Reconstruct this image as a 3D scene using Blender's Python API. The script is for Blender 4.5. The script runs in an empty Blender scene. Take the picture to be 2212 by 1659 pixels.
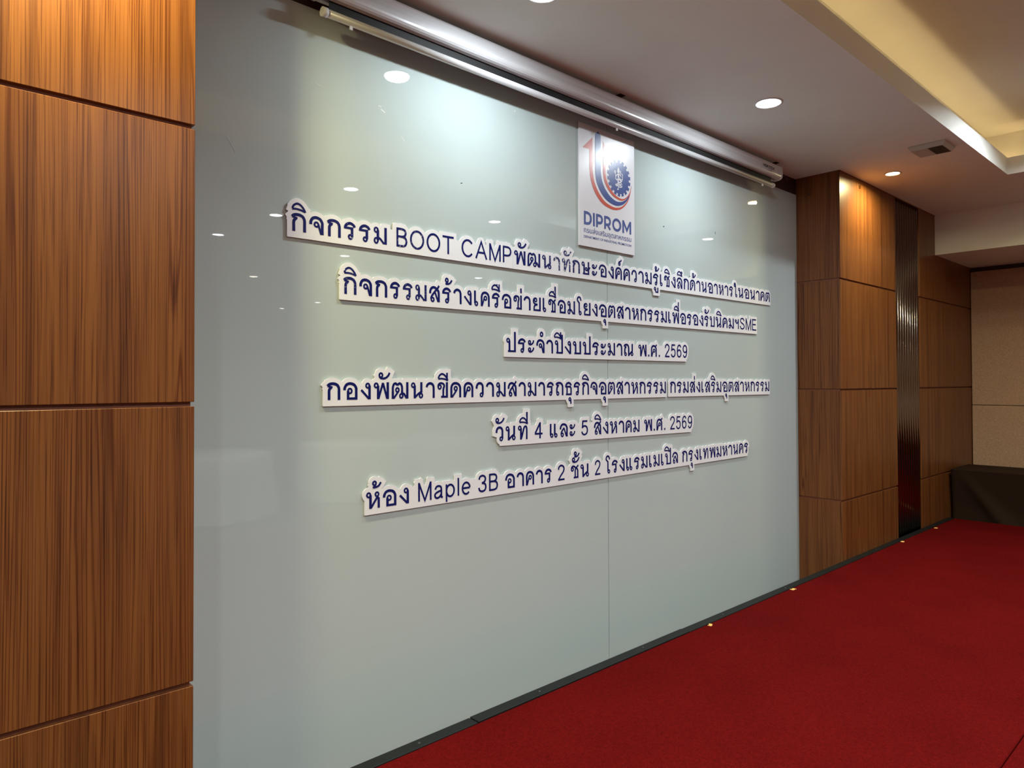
import bpy, math, random
import numpy as np
from mathutils import Vector, Matrix
from mathutils.geometry import tessellate_polygon

random.seed(7)
SC = bpy.context.scene
COL = SC.collection

# ------------------------------------------------------------------ camera
CAM_D, CAM_Z = 2.4, 1.56
F_PX, YAW, PITCH, ROLL = 1529.925, 0.748, 0.0152, -0.0032
_cy, _sy, _cp, _sp = math.cos(YAW), math.sin(YAW), math.cos(PITCH), math.sin(PITCH)
_f = Vector((_sy * _cp, _cy * _cp, _sp))
_r = Vector((_cy, -_sy, 0))
_u = _r.cross(_f)
_r2 = _r * math.cos(ROLL) + _u * math.sin(ROLL)
_u2 = -_r * math.sin(ROLL) + _u * math.cos(ROLL)
cam = bpy.data.cameras.new('camera')
cam.sensor_fit = 'HORIZONTAL'
cam.sensor_width = 36.0
cam.lens = F_PX / 2212 * 36.0
cam.shift_y = -26.14 / 2212
cam.clip_start, cam.clip_end = 0.02, 60
cam_o = bpy.data.objects.new('camera', cam)
cam_o.matrix_world = Matrix(((_r2.x, _u2.x, -_f.x, 0), (_r2.y, _u2.y, -_f.y, -CAM_D),
                             (_r2.z, _u2.z, -_f.z, CAM_Z), (0, 0, 0, 1)))
COL.objects.link(cam_o)
SC.camera = cam_o

# ------------------------------------------------------------------ world, exposure
world = bpy.data.worlds.new('world')
SC.world = world
world.use_nodes = True
world.node_tree.nodes['Background'].inputs[0].default_value = (0.5, 0.5, 0.52, 1)
world.node_tree.nodes['Background'].inputs[1].default_value = 0.0
SC.view_settings.view_transform = 'Standard'
SC.view_settings.look = 'None'
SC.view_settings.gamma = 1.0
SC.view_settings.use_curve_mapping = False
SC.view_settings.exposure = 0.0

COOL = (0.84, 0.94, 1.0)
NEUT = (0.95, 0.98, 0.97)
AMBER = (1.0, 0.90, 0.46)
P_STAGE, P_HALL, P_AMBER = 12.8, 16.8, 16.5      # lamp watts
COVE_RGB, COVE_STR = (1.0, 0.79, 0.42), 12.5

# main levels and planes (metres): x along the glass wall, y into it, z up
Z_STAGE, Z_CEIL, Z_CEIL2 = 0.297, 3.062, 3.412
X_GL, X_GR, X_SEAM = 0.706, 5.107, 2.918
Y_WOOD = -0.3154
X_SIDE, X_BEAM = 8.274, 7.17
COF = (-2.0, 6.134, -2.25, -1.095)               # coffer opening x0 x1 y0 y1
X_L, Y_BACK = -4.5, -13.0

# ------------------------------------------------------------------ helpers
def srgb(r, g, b):
    def c(v):
        v /= 255.0
        return v / 12.92 if v <= 0.04045 else ((v + 0.055) / 1.055) ** 2.4
    return (c(r), c(g), c(b), 1.0)

class NT:
    def __init__(s, name):
        s.m = bpy.data.materials.new(name)
        s.m.use_nodes = True
        s.t = s.m.node_tree
        s.b = s.t.nodes['Principled BSDF']
    def n(s, typ, **kw):
        nd = s.t.nodes.new('ShaderNode' + typ)
        for k, v in kw.items():
            if k in nd.inputs:
                nd.inputs[k].default_value = v
            else:
                setattr(nd, k, v)
        return nd
    def l(s, a, b):
        s.t.links.new(a, b)
    def set(s, **kw):
        for k, v in kw.items():
            s.b.inputs[k.replace('_', ' ')].default_value = v
        return s
    def coords(s, scale, kind='Object', rnd=False):
        tc = s.n('TexCoord')
        mp = s.n('Mapping')
        mp.inputs['Scale'].default_value = scale
        s.l(tc.outputs[kind], mp.inputs['Vector'])
        if rnd:
            oi = s.n('ObjectInfo')
            mu = s.n('VectorMath', operation='SCALE')
            mu.inputs[0].default_value = (37.0, 53.0, 19.0)
            s.l(oi.outputs['Random'], mu.inputs['Scale'])
            s.l(mu.outputs[0], mp.inputs['Location'])
        return mp.outputs[0]
    def ramp(s, fac, stops):
        r = s.n('ValToRGB')
        e = r.color_ramp.elements
        while len(e) < len(stops):
            e.new(0.5)
        for el, (p, c) in zip(e, stops):
            el.position = p
            el.color = c
        s.l(fac, r.inputs[0])
        return r.outputs[0]
    def mix(s, fac, a, b, mode='MIX'):
        x = s.n('Mix', data_type='RGBA', blend_type=mode)
        for sock, v in ((x.inputs[0], fac), (x.inputs[6], a), (x.inputs[7], b)):
            if hasattr(v, 'links') or hasattr(v, 'is_linked'):
                s.l(v, sock)
            else:
                sock.default_value = v
        return x.outputs[2]
    def bump(s, h, strength, dist=0.01):
        b = s.n('Bump')
        b.inputs['Strength'].default_value = strength
        b.inputs['Distance'].default_value = dist
        s.l(h, b.inputs['Height'])
        s.l(b.outputs[0], s.b.inputs['Normal'])

def plain(name, rgb, rough=0.5, metal=0.0, coat=0.0, crough=0.11, noise=0.0, nscale=30.0, spec=0.5):
    q = NT(name)
    q.set(Base_Color=rgb, Roughness=rough, Metallic=metal, Coat_Weight=coat, Coat_Roughness=crough)
    q.b.inputs['Specular IOR Level'].default_value = spec
    if noise:
        v = q.coords((nscale,) * 3)
        t = q.n('TexNoise', Scale=1.0, Detail=4.0)
        q.l(v, t.inputs['Vector'])
        d = tuple(c * (1 - noise) for c in rgb[:3]) + (1,)
        e = tuple(min(1, c * (1 + noise)) for c in rgb[:3]) + (1,)
        q.l(q.ramp(t.outputs[0], [(0.3, d), (0.7, e)]), q.b.inputs['Base Color'])
    return q.m

def emis(name, rgb, st):
    q = NT(name)
    q.set(Base_Color=(0.8, 0.8, 0.8, 1), Roughness=0.4)
    q.b.inputs['Emission Color'].default_value = tuple(rgb) + (1,)
    q.b.inputs['Emission Strength'].default_value = st
    return q.m

# ------------------------------------------------------------------ materials
def mat_wood():
    q = NT('teak_veneer')
    v = q.coords((26, 26, 0.55), rnd=True)
    a = q.n('TexNoise', Scale=1.0, Detail=3.0, Roughness=0.55, Distortion=0.2)     # broad figure
    q.l(v, a.inputs['Vector'])
    v3 = q.coords((330, 330, 2.6), rnd=True)
    c = q.n('TexNoise', Scale=1.0, Detail=2.0, Roughness=0.6)                       # pores
    q.l(v3, c.inputs['Vector'])
    v4 = q.coords((10, 10, 0.24), rnd=True)
    d = q.n('TexNoise', Scale=1.0, Detail=2.5, Roughness=0.5)                       # wander of the grain lines
    q.l(v4, d.inputs['Vector'])
    tc = q.n('TexCoord')
    dot = q.n('VectorMath', operation='DOT_PRODUCT')
    dot.inputs[1].default_value = (1, 1, 0)
    q.l(tc.outputs['Object'], dot.inputs[0])
    f = q.n('Math', operation='MULTIPLY'); f.inputs[1].default_value = 640.0
    q.l(dot.outputs['Value'], f.inputs[0])
    g = q.n('Math', operation='MULTIPLY_ADD'); g.inputs[1].default_value = 95.0
    q.l(d.outputs[0], g.inputs[0]); q.l(f.outputs[0], g.inputs[2])
    h = q.n('Math', operation='SINE'); q.l(g.outputs[0], h.inputs[0])
    k = q.n('Math', operation='MULTIPLY_ADD'); k.inputs[1].default_value = 0.5; k.inputs[2].default_value = 0.5
    q.l(h.outputs[0], k.inputs[0])
    base = q.ramp(a.outputs[0], [(0.28, srgb(97, 55, 27)), (0.45, srgb(121, 73, 36)), (0.58, srgb(132, 82, 41)), (0.74, srgb(109, 63, 31))])
    line = q.ramp(k.outputs[0], [(0.0, srgb(168, 130, 100)), (0.14, srgb(226, 210, 196)), (0.36, (1, 1, 1, 1))])
    pore = q.ramp(c.outputs[0], [(0.34, srgb(150, 112, 88)), (0.47, (1, 1, 1, 1))])
    v5 = q.coords((16, 16, 0.4), rnd=True)
    e = q.n('TexNoise', Scale=1.0, Detail=1.0)                                      # lines come and go
    q.l(v5, e.inputs['Vector'])
    fe = q.ramp(e.outputs[0], [(0.36, (0.10, 0.10, 0.10, 1)), (0.62, (0.85, 0.85, 0.85, 1))])
    m1 = q.mix(fe, base, line, 'MULTIPLY')
    m2 = q.mix(0.75, m1, pore, 'MULTIPLY')
    q.l(m2, q.b.inputs['Base Color'])
    q.set(Roughness=0.36)
    q.b.inputs['Specular IOR Level'].default_value = 0.35
    q.bump(c.outputs[0], 0.04, 0.002)
    return q.m

def mat_glass():
    q = NT('back_painted_glass')
    v = q.coords((0.9, 0.9, 0.6))
    t = q.n('TexNoise', Scale=1.0, Detail=2.0)
    q.l(v, t.inputs['Vector'])
    q.l(q.ramp(t.outputs[0], [(0.35, (0.515, 0.602, 0.592, 1)), (0.65, (0.535, 0.618, 0.606, 1))]), q.b.inputs['Base Color'])
    q.set(Roughness=0.55, Coat_Weight=1.0, Coat_Roughness=0.012)
    q.b.inputs['Coat IOR'].default_value = 1.52
    q.b.inputs['Specular IOR Level'].default_value = 0.0
    return q.m

def mat_carpet():
    q = NT('red_stage_carpet')
    v = q.coords((1, 1, 1))
    a = q.n('TexNoise', Scale=270.0, Detail=3.0, Roughness=0.7)
    b = q.n('TexNoise', Scale=75.0, Detail=4.0, Roughness=0.65)
    c = q.n('TexNoise', Scale=2.2, Detail=2.0)
    for t in (a, b, c):
        q.l(v, t.inputs['Vector'])
    k1 = q.ramp(a.outputs[0], [(0.25, (0.055, 0.0020, 0.0021, 1)), (0.75, (0.205, 0.0066, 0.0066, 1))])
    k2 = q.ramp(b.outputs[0], [(0.3, (0.72, 0.70, 0.7, 1)), (0.65, (1, 1, 1, 1))])
    k3 = q.ramp(c.outputs[0], [(0.3, (0.82, 0.8, 0.82, 1)), (0.7, (1, 1, 1, 1))])
    m = q.mix(1.0, q.mix(1.0, k1, k2, 'MULTIPLY'), k3, 'MULTIPLY')
    q.l(m, q.b.inputs['Base Color'])
    q.set(Roughness=0.95, Sheen_Weight=0.0, Sheen_Roughness=0.5)
    q.b.inputs['Sheen Tint'].default_value = (0.9, 0.2, 0.2, 1)
    q.b.inputs['Specular IOR Level'].default_value = 0.03
    q.bump(a.outputs[0], 0.6, 0.004)
    return q.m

def mat_fabric():
    q = NT('beige_wall_fabric')
    v = q.coords((1, 140, 420))
    v2 = q.coords((1, 420, 140))
    a = q.n('TexNoise', Scale=1.0, Detail=2.0)
    b = q.n('TexNoise', Scale=1.0, Detail=2.0)
    q.l(v, a.inputs['Vector'])
    q.l(v2, b.inputs['Vector'])
    m = q.mix(0.5, a.outputs[0], b.outputs[0])
    q.l(q.ramp(m, [(0.36, srgb(152, 118, 92)), (0.62, srgb(208, 172, 140))]), q.b.inputs['Base Color'])
    q.set(Roughness=0.95)
    q.bump(m, 0.5, 0.004)
    return q.m

def mat_vinyl(name, peel):
    q = NT(name)
    q.set(Base_Color=(0.0045, 0.010, 0.125, 1), Roughness=0.25)
    q.b.inputs['Specular IOR Level'].default_value = 0.3
    if peel:
        v = q.coords((1, 1, 1), kind='Object')
        t = q.n('TexNoise', Scale=95.0, Detail=4.0, Roughness=0.75)
        q.l(v, t.inputs['Vector'])
        lo, hi = (0.61, 0.64) if peel == 1 else (0.545, 0.58)
        k = q.ramp(t.outputs[0], [(lo, (0, 0, 0, 1)), (hi, (1, 1, 1, 1))])
        q.l(q.mix(k, (0.0045, 0.010, 0.125, 1), (0.72, 0.74, 0.80, 1)), q.b.inputs['Base Color'])
        q.bump(t.outputs[0], 0.4, 0.004)
    return q.m

def mat_cloth(name, rgb):
    q = NT(name)
    v = q.coords((300, 300, 300))
    t = q.n('TexNoise', Scale=1.0, Detail=2.0)
    q.l(v, t.inputs['Vector'])
    q.set(Base_Color=rgb, Roughness=0.85)
    q.b.inputs['Specular IOR Level'].default_value = 0.08
    q.bump(t.outputs[0], 0.25, 0.002)
    return q.m

def mat_aluminium():
    q = NT('satin_white_aluminium')
    v = q.coords((0.6, 60, 60))
    t = q.n('TexNoise', Scale=1.0, Detail=2.0)
    q.l(v, t.inputs['Vector'])
    q.l(q.ramp(t.outputs[0], [(0.3, srgb(206, 206, 208)), (0.7, srgb(226, 226, 228))]), q.b.inputs['Base Color'])
    q.set(Roughness=0.33, Metallic=0.15, Coat_Weight=0.3, Coat_Roughness=0.25)
    return q.m

M = dict(
    wood=mat_wood(), glass=mat_glass(), carpet=mat_carpet(), fabric=mat_fabric(),
    groove=plain('reddish_groove_lining', srgb(120, 66, 42), 0.6, noise=0.12),
    ceil=plain('white_ceiling_paint', (0.82, 0.815, 0.76, 1), 0.75, noise=0.02, nscale=4),
    ceil2=plain('cream_ceiling_paint', (0.66, 0.60, 0.50, 1), 0.75, noise=0.02, nscale=4),
    dark=plain('dark_brown_header', srgb(52, 30, 24), 0.55, noise=0.1),
    foam=plain('white_foam_board', (0.90, 0.91, 0.935, 1), 0.45, noise=0.01, nscale=20),
    vinyl=mat_vinyl('navy_vinyl', 0), vinyl_p=mat_vinyl('navy_vinyl_flecked', 1), vinyl_pp=mat_vinyl('navy_vinyl_peeling', 2),
    alu=mat_aluminium(),
    plastic=plain('white_plastic', (0.68, 0.66, 0.64, 1), 0.4, noise=0.02),
    black=plain('black_slot', (0.006, 0.006, 0.006, 1), 0.7, noise=0.1),
    trim=plain('black_edge_trim', (0.0085, 0.0105, 0.0105, 1), 0.5, noise=0.15, nscale=12, spec=0.2),
    screw=plain('dull_steel', (0.09, 0.09, 0.09, 1), 0.4, 0.8, noise=0.1),
    steel=plain('bronze_tinted_steel', (0.31, 0.265, 0.24, 1), 0.17, 1.0, noise=0.05, nscale=3),
    brass=plain('brass', (0.75, 0.52, 0.2, 1), 0.25, 1.0, noise=0.05),
    wall=plain('beige_wall_paint', srgb(205, 188, 165), 0.85, noise=0.03, nscale=3),
    hall=plain('patterned_hall_carpet', srgb(96, 66, 52), 0.95, noise=0.45, nscale=5),
    cloth=mat_cloth('dark_brown_tablecloth', (0.026, 0.014, 0.008, 1)),
    white_cloth=mat_cloth('white_tablecloth', (0.75, 0.75, 0.75, 1)),
    board=plain('glossy_white_print', (0.80, 0.80, 0.84, 1), 0.30, noise=0.01, coat=0.12, crough=0.09),
    p_red=plain('print_red', (0.62, 0.085, 0.050, 1), 0.30, coat=0.12, crough=0.09, noise=0.02),
    p_blue=plain('print_blue', (0.035, 0.075, 0.30, 1), 0.30, coat=0.12, crough=0.09, noise=0.02),
    p_white=plain('print_white', (0.80, 0.80, 0.86, 1), 0.30, coat=0.12, crough=0.09, noise=0.02),
    p_black=plain('print_black', (0.01, 0.01, 0.012, 1), 0.5, noise=0.02),
    p_grey=plain('print_grey', (0.16, 0.13, 0.11, 1), 0.5, noise=0.02),
    scrap=plain('orange_paper', (0.95, 0.55, 0.16, 1), 0.7, noise=0.05),
    sensor_d=plain('smoked_plastic', (0.02, 0.014, 0.012, 1), 0.35, noise=0.1),
    sensor=plain('ivory_plastic', (0.50, 0.45, 0.38, 1), 0.5, noise=0.03),
    clip=plain('grey_brown_plastic', (0.10, 0.08, 0.07, 1), 0.45, noise=0.05),
    mark=plain('dried_glue_mark', (0.78, 0.80, 0.80, 1), 0.6, noise=0.05),
    speck=plain('dark_speck', (0.03, 0.035, 0.05, 1), 0.6, noise=0.05),
)

# ------------------------------------------------------------------ object helpers
def tag(o, label=None, cat=None, group=None, kind=None):
    if label: o['label'] = label
    if cat: o['category'] = cat
    if group: o['group'] = group
    if kind: o['kind'] = kind
    return o

def link(name, me, mat=None, parent=None):
    if mat is not None and len(me.materials) == 0:
        me.materials.append(mat)
    o = bpy.data.objects.new(name, me)
    COL.objects.link(o)
    if parent is not None:
        o.parent = parent
    return o

def empty(name, loc=(0, 0, 0), rot=(0, 0, 0)):
    o = bpy.data.objects.new(name, None)
    o.empty_display_size = 0.1
    o.location = loc
    o.rotation_euler = rot
    COL.objects.link(o)
    return o

def me_from(name, v, f, smooth=False):
    me = bpy.data.meshes.new(name)
    me.from_pydata([tuple(p) for p in v], [], f)
    me.update()
    if smooth:
        for p in me.polygons:
            p.use_smooth = True
    return me

def box_data(a, b, bev=0.0):
    (x0, y0, z0), (x1, y1, z1) = a, b
    if bev <= 0:
        v = [(x0, y0, z0), (x1, y0, z0), (x1, y1, z0), (x0, y1, z0), (x0, y0, z1), (x1, y0, z1), (x1, y1, z1), (x0, y1, z1)]
        f = [(0, 3, 2, 1), (4, 5, 6, 7), (0, 1, 5, 4), (1, 2, 6, 5), (2, 3, 7, 6), (3, 0, 4, 7)]
        return v, f
    v, idx = [], {}
    lo, hi = (x0, y0, z0), (x1, y1, z1)
    for sx in (0, 1):
        for sy in (0, 1):
            for sz in (0, 1):
                s = (sx, sy, sz)
                for k in range(3):
                    p = []
                    for ax in range(3):
                        base = hi[ax] if s[ax] else lo[ax]
                        if ax != k:
                            base += -bev if s[ax] else bev
                        p.append(base)
                    idx[(s, k)] = len(v)
                    v.append(tuple(p))
    f = []
    for k in range(3):
        a1, a2 = [i for i in range(3) if i != k]
        for sd in (0, 1):
            q = []
            for (u, w) in ((0, 0), (1, 0), (1, 1), (0, 1)):
                s = [0, 0, 0]; s[k] = sd; s[a1] = u; s[a2] = w
                q.append(idx[(tuple(s), k)])
            f.append(tuple(q))
    for k in range(3):           # edges along axis k
        a1, a2 = [i for i in range(3) if i != k]
        for u in (0, 1):
            for w in (0, 1):
                s0 = [0, 0, 0]; s0[a1] = u; s0[a2] = w
                s1 = list(s0); s1[k] = 1
                s0, s1 = tuple(s0), tuple(s1)
                f.append((idx[(s0, a1)], idx[(s1, a1)], idx[(s1, a2)], idx[(s0, a2)]))
    for sx in (0, 1):
        for sy in (0, 1):
            for sz in (0, 1):
                s = (sx, sy, sz)
                f.append((idx[(s, 0)], idx[(s, 1)], idx[(s, 2)]))
    return v, f

def fix_normals(me):
    import bmesh
    bm = bmesh.new()
    bm.from_mesh(me)
    bmesh.ops.recalc_face_normals(bm, faces=bm.faces)
    bm.to_mesh(me)
    bm.free()

def box(name, a, b, mat, parent=None, bev=0.0):
    v, f = box_data(a, b, bev)
    me = me_from(name, v, f)
    if bev:
        fix_normals(me)
    return link(name, me, mat, parent)

def boxes(name, lst, mat, parent=None):
    V, Fc = [], []
    for a, b in lst:
        v, f = box_data(a, b)
        o = len(V)
        V += v
        Fc += [tuple(i + o for i in q) for q in f]
    return link(name, me_from(name, V, Fc), mat, parent)

def prism(name, prof, axis, a, b, mat, parent=None, smooth=False):
    """extrude a closed profile (list of 2D points) along an axis from a to b"""
    n = len(prof)
    def P(p, t):
        return {'x': (t, p[0], p[1]), 'y': (p[0], t, p[1]), 'z': (p[0], p[1], t)}[axis]
    v = [P(p, a) for p in prof] + [P(p, b) for p in prof]
    f = [(i, (i + 1) % n, (i + 1) % n + n, i + n) for i in range(n)]
    tri = tessellate_polygon([[Vector((p[0], p[1], 0)) for p in prof]])
    f += [tuple(t) for t in tri] + [tuple(i + n for i in t) for t in tri]
    me = me_from(name, v, f)
    fix_normals(me)
    if smooth:
        for p in me.polygons:
            if len(p.vertices) == 4:
                p.use_smooth = True
    return link(name, me, mat, parent)

def lathe_data(prof, n=32):
    v, f = [], []
    m = len(prof)
    for i in range(n):
        a = 2 * math.pi * i / n
        for (r, z) in prof:
            v.append((r * math.cos(a), r * math.sin(a), z))
    for i in range(n):
        j = (i + 1) % n
        for k in range(m - 1):
            f.append((i * m + k, j * m + k, j * m + k + 1, i * m + k + 1))
    return v, f

def lathe(name, prof, mat, parent=None, n=32, smooth=True):
    v, f = lathe_data(prof, n)
    me = me_from(name, v, f, smooth)
    fix_normals(me)
    return link(name, me, mat, parent)

# ================================================================== the setting
ZJ = (0.716, 1.502, 2.290)                         # heights of the panel grooves
GAP = 0.0065
def zrows(z0, z1):
    e = [z0] + [z for z in ZJ] + [z1]
    return [(e[i] + (GAP if i else 0), e[i + 1] - (GAP if i < len(e) - 2 else 0)) for i in range(len(e) - 1)]

fl = box('floor', (X_L, Y_BACK, -0.06), (X_SIDE + 0.2, 0.3, 0.0), M['hall'])
tag(fl, 'dark patterned carpet floor of the hall below the stage', kind='structure')

wb = empty('wall_back', (0, 0, 0))
tag(wb, 'pale green glass-clad stage wall behind the lettering', kind='structure')
box('backing', (X_GL - 0.05, 0.012, 0), (X_GR + 0.05, 0.2, Z_CEIL), M['dark'], wb)
for a, b in ((X_GL - 0.04, X_SEAM - 0.0016), (X_SEAM + 0.0016, X_GR)):
    g = box('glass_panel', (a, 0.0, 0.02), (b, 0.010, 2.945), M['glass'], wb, bev=0.0008)
box('header', (X_GL - 0.04, 0.004, 2.947), (X_GR, 0.012, Z_CEIL), M['dark'], wb)
for (x, z, w, h, a, mt) in ((1.531, 2.642, 0.022, 0.005, -0.45, 'mark'), (1.517, 2.657, 0.014, 0.003, -0.1, 'mark'), (1.247, 2.667, 0.026, 0.002, -0.3, 'mark'),
                            (0.931, 2.37, 0.05, 0.0016, -1.0, 'mark'), (1.626, 2.553, 0.02, 0.002, -0.9, 'mark'), (2.25, 2.828, 0.012, 0.004, 0.9, 'mark'),
                            (3.986, 2.504, 0.004, 0.016, 0.0, 'speck'), (3.43, 2.462, 0.012, 0.006, 0.4, 'speck'), (1.93, 2.43, 0.01, 0.003, 0.2, 'speck')):
    m = box('smear', (-w / 2, -0.0006, -h / 2), (w / 2, 0.0002, h / 2), M[mt], wb)
    m.location = (x, 0, z); m.rotation_euler = (0, -a, 0)

def wood_rows(parent, x0, x1, y0, y1, z0=0.0, z1=Z_CEIL - 0.004):
    for a, b in zrows(z0, z1):
        c = Vector(((x0 + x1) / 2, (y0 + y1) / 2, (a + b) / 2))
        o = box('wood_panel', (x0 - c.x, y0 - c.y, a - c.z), (x1 - c.x, y1 - c.y, b - c.z), M['wood'], parent, bev=0.0012)
        o.location = c

wl = empty('wall_pier_left', (0, 0, 0))
tag(wl, 'teak veneer pier left of the glass wall with dark grooves', kind='structure')
box('core', (X_L, Y_WOOD + 0.012, 0), (X_GL - 0.007, 0.2, Z_CEIL), M['groove'], wl)
wood_rows(wl, -0.560, X_GL, Y_WOOD, Y_WOOD + 0.017)
wood_rows(wl, -1.83, -0.564, Y_WOOD, Y_WOOD + 0.017)
wood_rows(wl, -3.1, -1.834, Y_WOOD, Y_WOOD + 0.017)
wood_rows(wl, X_GL - 0.012, X_GL, Y_WOOD + 0.0175, -0.0005)

X_M0, X_M1 = 6.187, 6.744
wr = empty('wall_pier_right', (0, 0, 0))
tag(wr, 'teak veneer pier right of the glass wall with fluted metal inlay', kind='structure')
box('core', (X_GR + 0.007, Y_WOOD + 0.012, 0), (X_SIDE, 0.2, Z_CEIL), M['groove'], wr)
wood_rows(wr, X_GR, X_M0 - 0.003, Y_WOOD, Y_WOOD + 0.017)
wood_rows(wr, X_M1 + 0.003, X_SIDE - 0.004, Y_WOOD, Y_WOOD + 0.017)
wood_rows(wr, X_GR, X_GR + 0.012, Y_WOOD + 0.0175, -0.0005)
NF = 10
fw = (X_M1 - X_M0) / NF
prof = [(-fw / 2 + 0.003, 0.004)] + [(-fw / 2 + 0.003 + (fw - 0.006) * t, -0.0005 - 0.0032 * (1 - (2 * t - 1) ** 2)) for t in [i / 10 for i in range(11)]] + [(fw / 2 - 0.003, 0.004)]
f0 = prism('flute', prof, 'z', 0.0, Z_CEIL - 0.004, M['steel'], wr, smooth=True)
for i in range(NF):
    o = f0 if i == 0 else f0.copy()
    if i: COL.objects.link(o); o.parent = wr
    o.location = (X_M0 + fw * (i + 0.5), Y_WOOD + 0.0062, 0)
box('flute_backing', (X_M0, Y_WOOD + 0.0105, 0), (X_M1, Y_WOOD + 0.0119, Z_CEIL - 0.004), M['black'], wr)
tr = boxes('trim_1', [((X_GR - 0.004, Y_WOOD - 0.004, Z_CEIL - 0.006), (X_BEAM, Y_WOOD + 0.004, Z_CEIL)), ((X_GR - 0.004, Y_WOOD - 0.004, Z_CEIL - 0.006), (X_GR + 0.004, 0.0, Z_CEIL))], M['groove'])
tag(tr, 'thin bead where the pier meets the ceiling', kind='structure')

ws = empty('wall_right', (0, 0, 0))
tag(ws, 'side wall clad in beige woven fabric panels', kind='structure')
box('core', (X_SIDE, Y_BACK, 0), (X_SIDE + 0.2, 0.2, Z_CEIL), M['dark'], ws)
for k in range(5):
    y1 = Y_WOOD - 0.004 - 2.44 * k
    for a, b in ((0.10, 1.3185), (1.3235, 2.66)):
        box('fabric_panel', (X_SIDE - 0.022, y1 - 2.436, a), (X_SIDE, y1, b), M['fabric'], ws, bev=0.003)
bm_ = box('ceiling_beam', (X_BEAM, Y_BACK, 2.704), (X_SIDE, Y_WOOD - 0.0005, Z_CEIL), M['ceil'])
tag(bm_, 'dropped beige beam along the fabric side wall', kind='structure')
o = box('wall_rear', (X_L, Y_BACK - 0.2, 0), (X_SIDE, Y_BACK, Z_CEIL), M['wall']); tag(o, 'plain rear wall of the hall', kind='structure')
o = box('wall_left', (X_L - 0.2, Y_BACK, 0), (X_L, 0.2, Z_CEIL), M['wall']); tag(o, 'plain left wall of the hall', kind='structure')

cl = empty('ceiling', (0, 0, 0))
tag(cl, 'white suspended ceiling with a long cove-lit coffer', kind='structure')
cx0, cx1, cy0, cy1 = COF
LT, LH = 0.03, 0.123
boxes('soffit', [((X_L, cy1 + LT, Z_CEIL), (X_SIDE, 0.2, Z_CEIL + 0.028)), ((X_L, Y_BACK, Z_CEIL), (X_SIDE, cy0 - LT, Z_CEIL + 0.028)),
                 ((X_L, cy0 - LT, Z_CEIL), (cx0 - LT, cy1 + LT, Z_CEIL + 0.028)), ((cx1 + LT, cy0 - LT, Z_CEIL), (X_SIDE, cy1 + LT, Z_CEIL + 0.028))], M['ceil'], cl)
for a, b in (((cx0 - LT, cy1, Z_CEIL), (cx1 + LT, cy1 + LT, Z_CEIL + LH)), ((cx0 - LT, cy0 - LT, Z_CEIL), (cx1 + LT, cy0, Z_CEIL + LH)),
             ((cx1, cy0, Z_CEIL), (cx1 + LT, cy1, Z_CEIL + LH)), ((cx0 - LT, cy0, Z_CEIL), (cx0, cy1, Z_CEIL + LH))):
    box('fascia', a, b, M['ceil'], cl)
SB = 0.17
boxes('coffer_wall', [((cx0 - SB, cy1 + SB, Z_CEIL + 0.028), (cx1 + SB, cy1 + SB + 0.02, Z_CEIL2)), ((cx0 - SB, cy0 - SB - 0.02, Z_CEIL + 0.028), (cx1 + SB, cy0 - SB, Z_CEIL2)),
                      ((cx1 + SB, cy0 - SB - 0.02, Z_CEIL + 0.028), (cx1 + SB + 0.02, cy1 + SB + 0.02, Z_CEIL2)), ((cx0 - SB - 0.02, cy0 - SB - 0.02, Z_CEIL + 0.028), (cx0 - SB, cy1 + SB + 0.02, Z_CEIL2))], M['ceil2'], cl)
box('coffer_top', (cx0 - SB - 0.03, cy0 - SB - 0.03, Z_CEIL2), (cx1 + SB + 0.03, cy1 + SB + 0.03, Z_CEIL2 + 0.03), M['ceil2'], cl)
led = emis('warm_led_tape', COVE_RGB, COVE_STR)
S0, S1, ZL = 0.070, 0.084, Z_CEIL + 0.0285
for a, b, lb in (((cx0, cy1 + S0, ZL), (cx1 + S0, cy1 + S1, ZL + 0.008), 'warm led tape hidden behind the coffer lip nearest the glass wall'),
             ((cx0, cy0 - S1, ZL), (cx1 + S0, cy0 - S0, ZL + 0.008), 'warm led tape hidden behind the coffer lip on the hall side'),
             ((cx1 + S0, cy0 - S0, ZL), (cx1 + S1, cy1 + S0, ZL + 0.008), 'warm led tape hidden behind the coffer lip at its right end')):
    tag(box('led_strip', a, b, led), lb, 'light strip')

# ------------------------------------------------------------------ stage
sg = empty('stage_platform', (0, 0, 0))
tag(sg, 'low stage covered in red carpet with a black rear edge strip', 'stage')
SX0, SX1, SY0 = 0.72, 7.436, -3.3
box('deck', (SX0, SY0, 0.0), (SX1, -0.3180, Z_STAGE - 0.014), M['trim'], sg)
box('carpet', (SX0, -1.770, Z_STAGE - 0.0135), (SX1, -0.3705, Z_STAGE), M['carpet'], sg, bev=0.003)
box('carpet', (SX0, SY0, Z_STAGE - 0.0135), (SX1, -1.7735, Z_STAGE), M['carpet'], sg, bev=0.003)
for a, b, dz in ((SX0, 1.706, 0.0), (1.709, 3.10, 0.0025), (3.103, SX1, 0.0)):
    t = box('edge_strip', (a, -0.369, Z_STAGE - 0.0135), (b, -0.3180, Z_STAGE + 0.0025 + dz), M['trim'], sg, bev=0.002)
    n = max(2, int((b - a) / 0.62))
    for i in range(n):
        s = lathe('screw', [(0.0, 0.0012), (0.0045, 0.001), (0.0055, 0.0)], M['screw'], t, n=10)
        s.location = (a + (b - a) * (i + 0.5) / n, -0.342, Z_STAGE + 0.0025 + dz)

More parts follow.
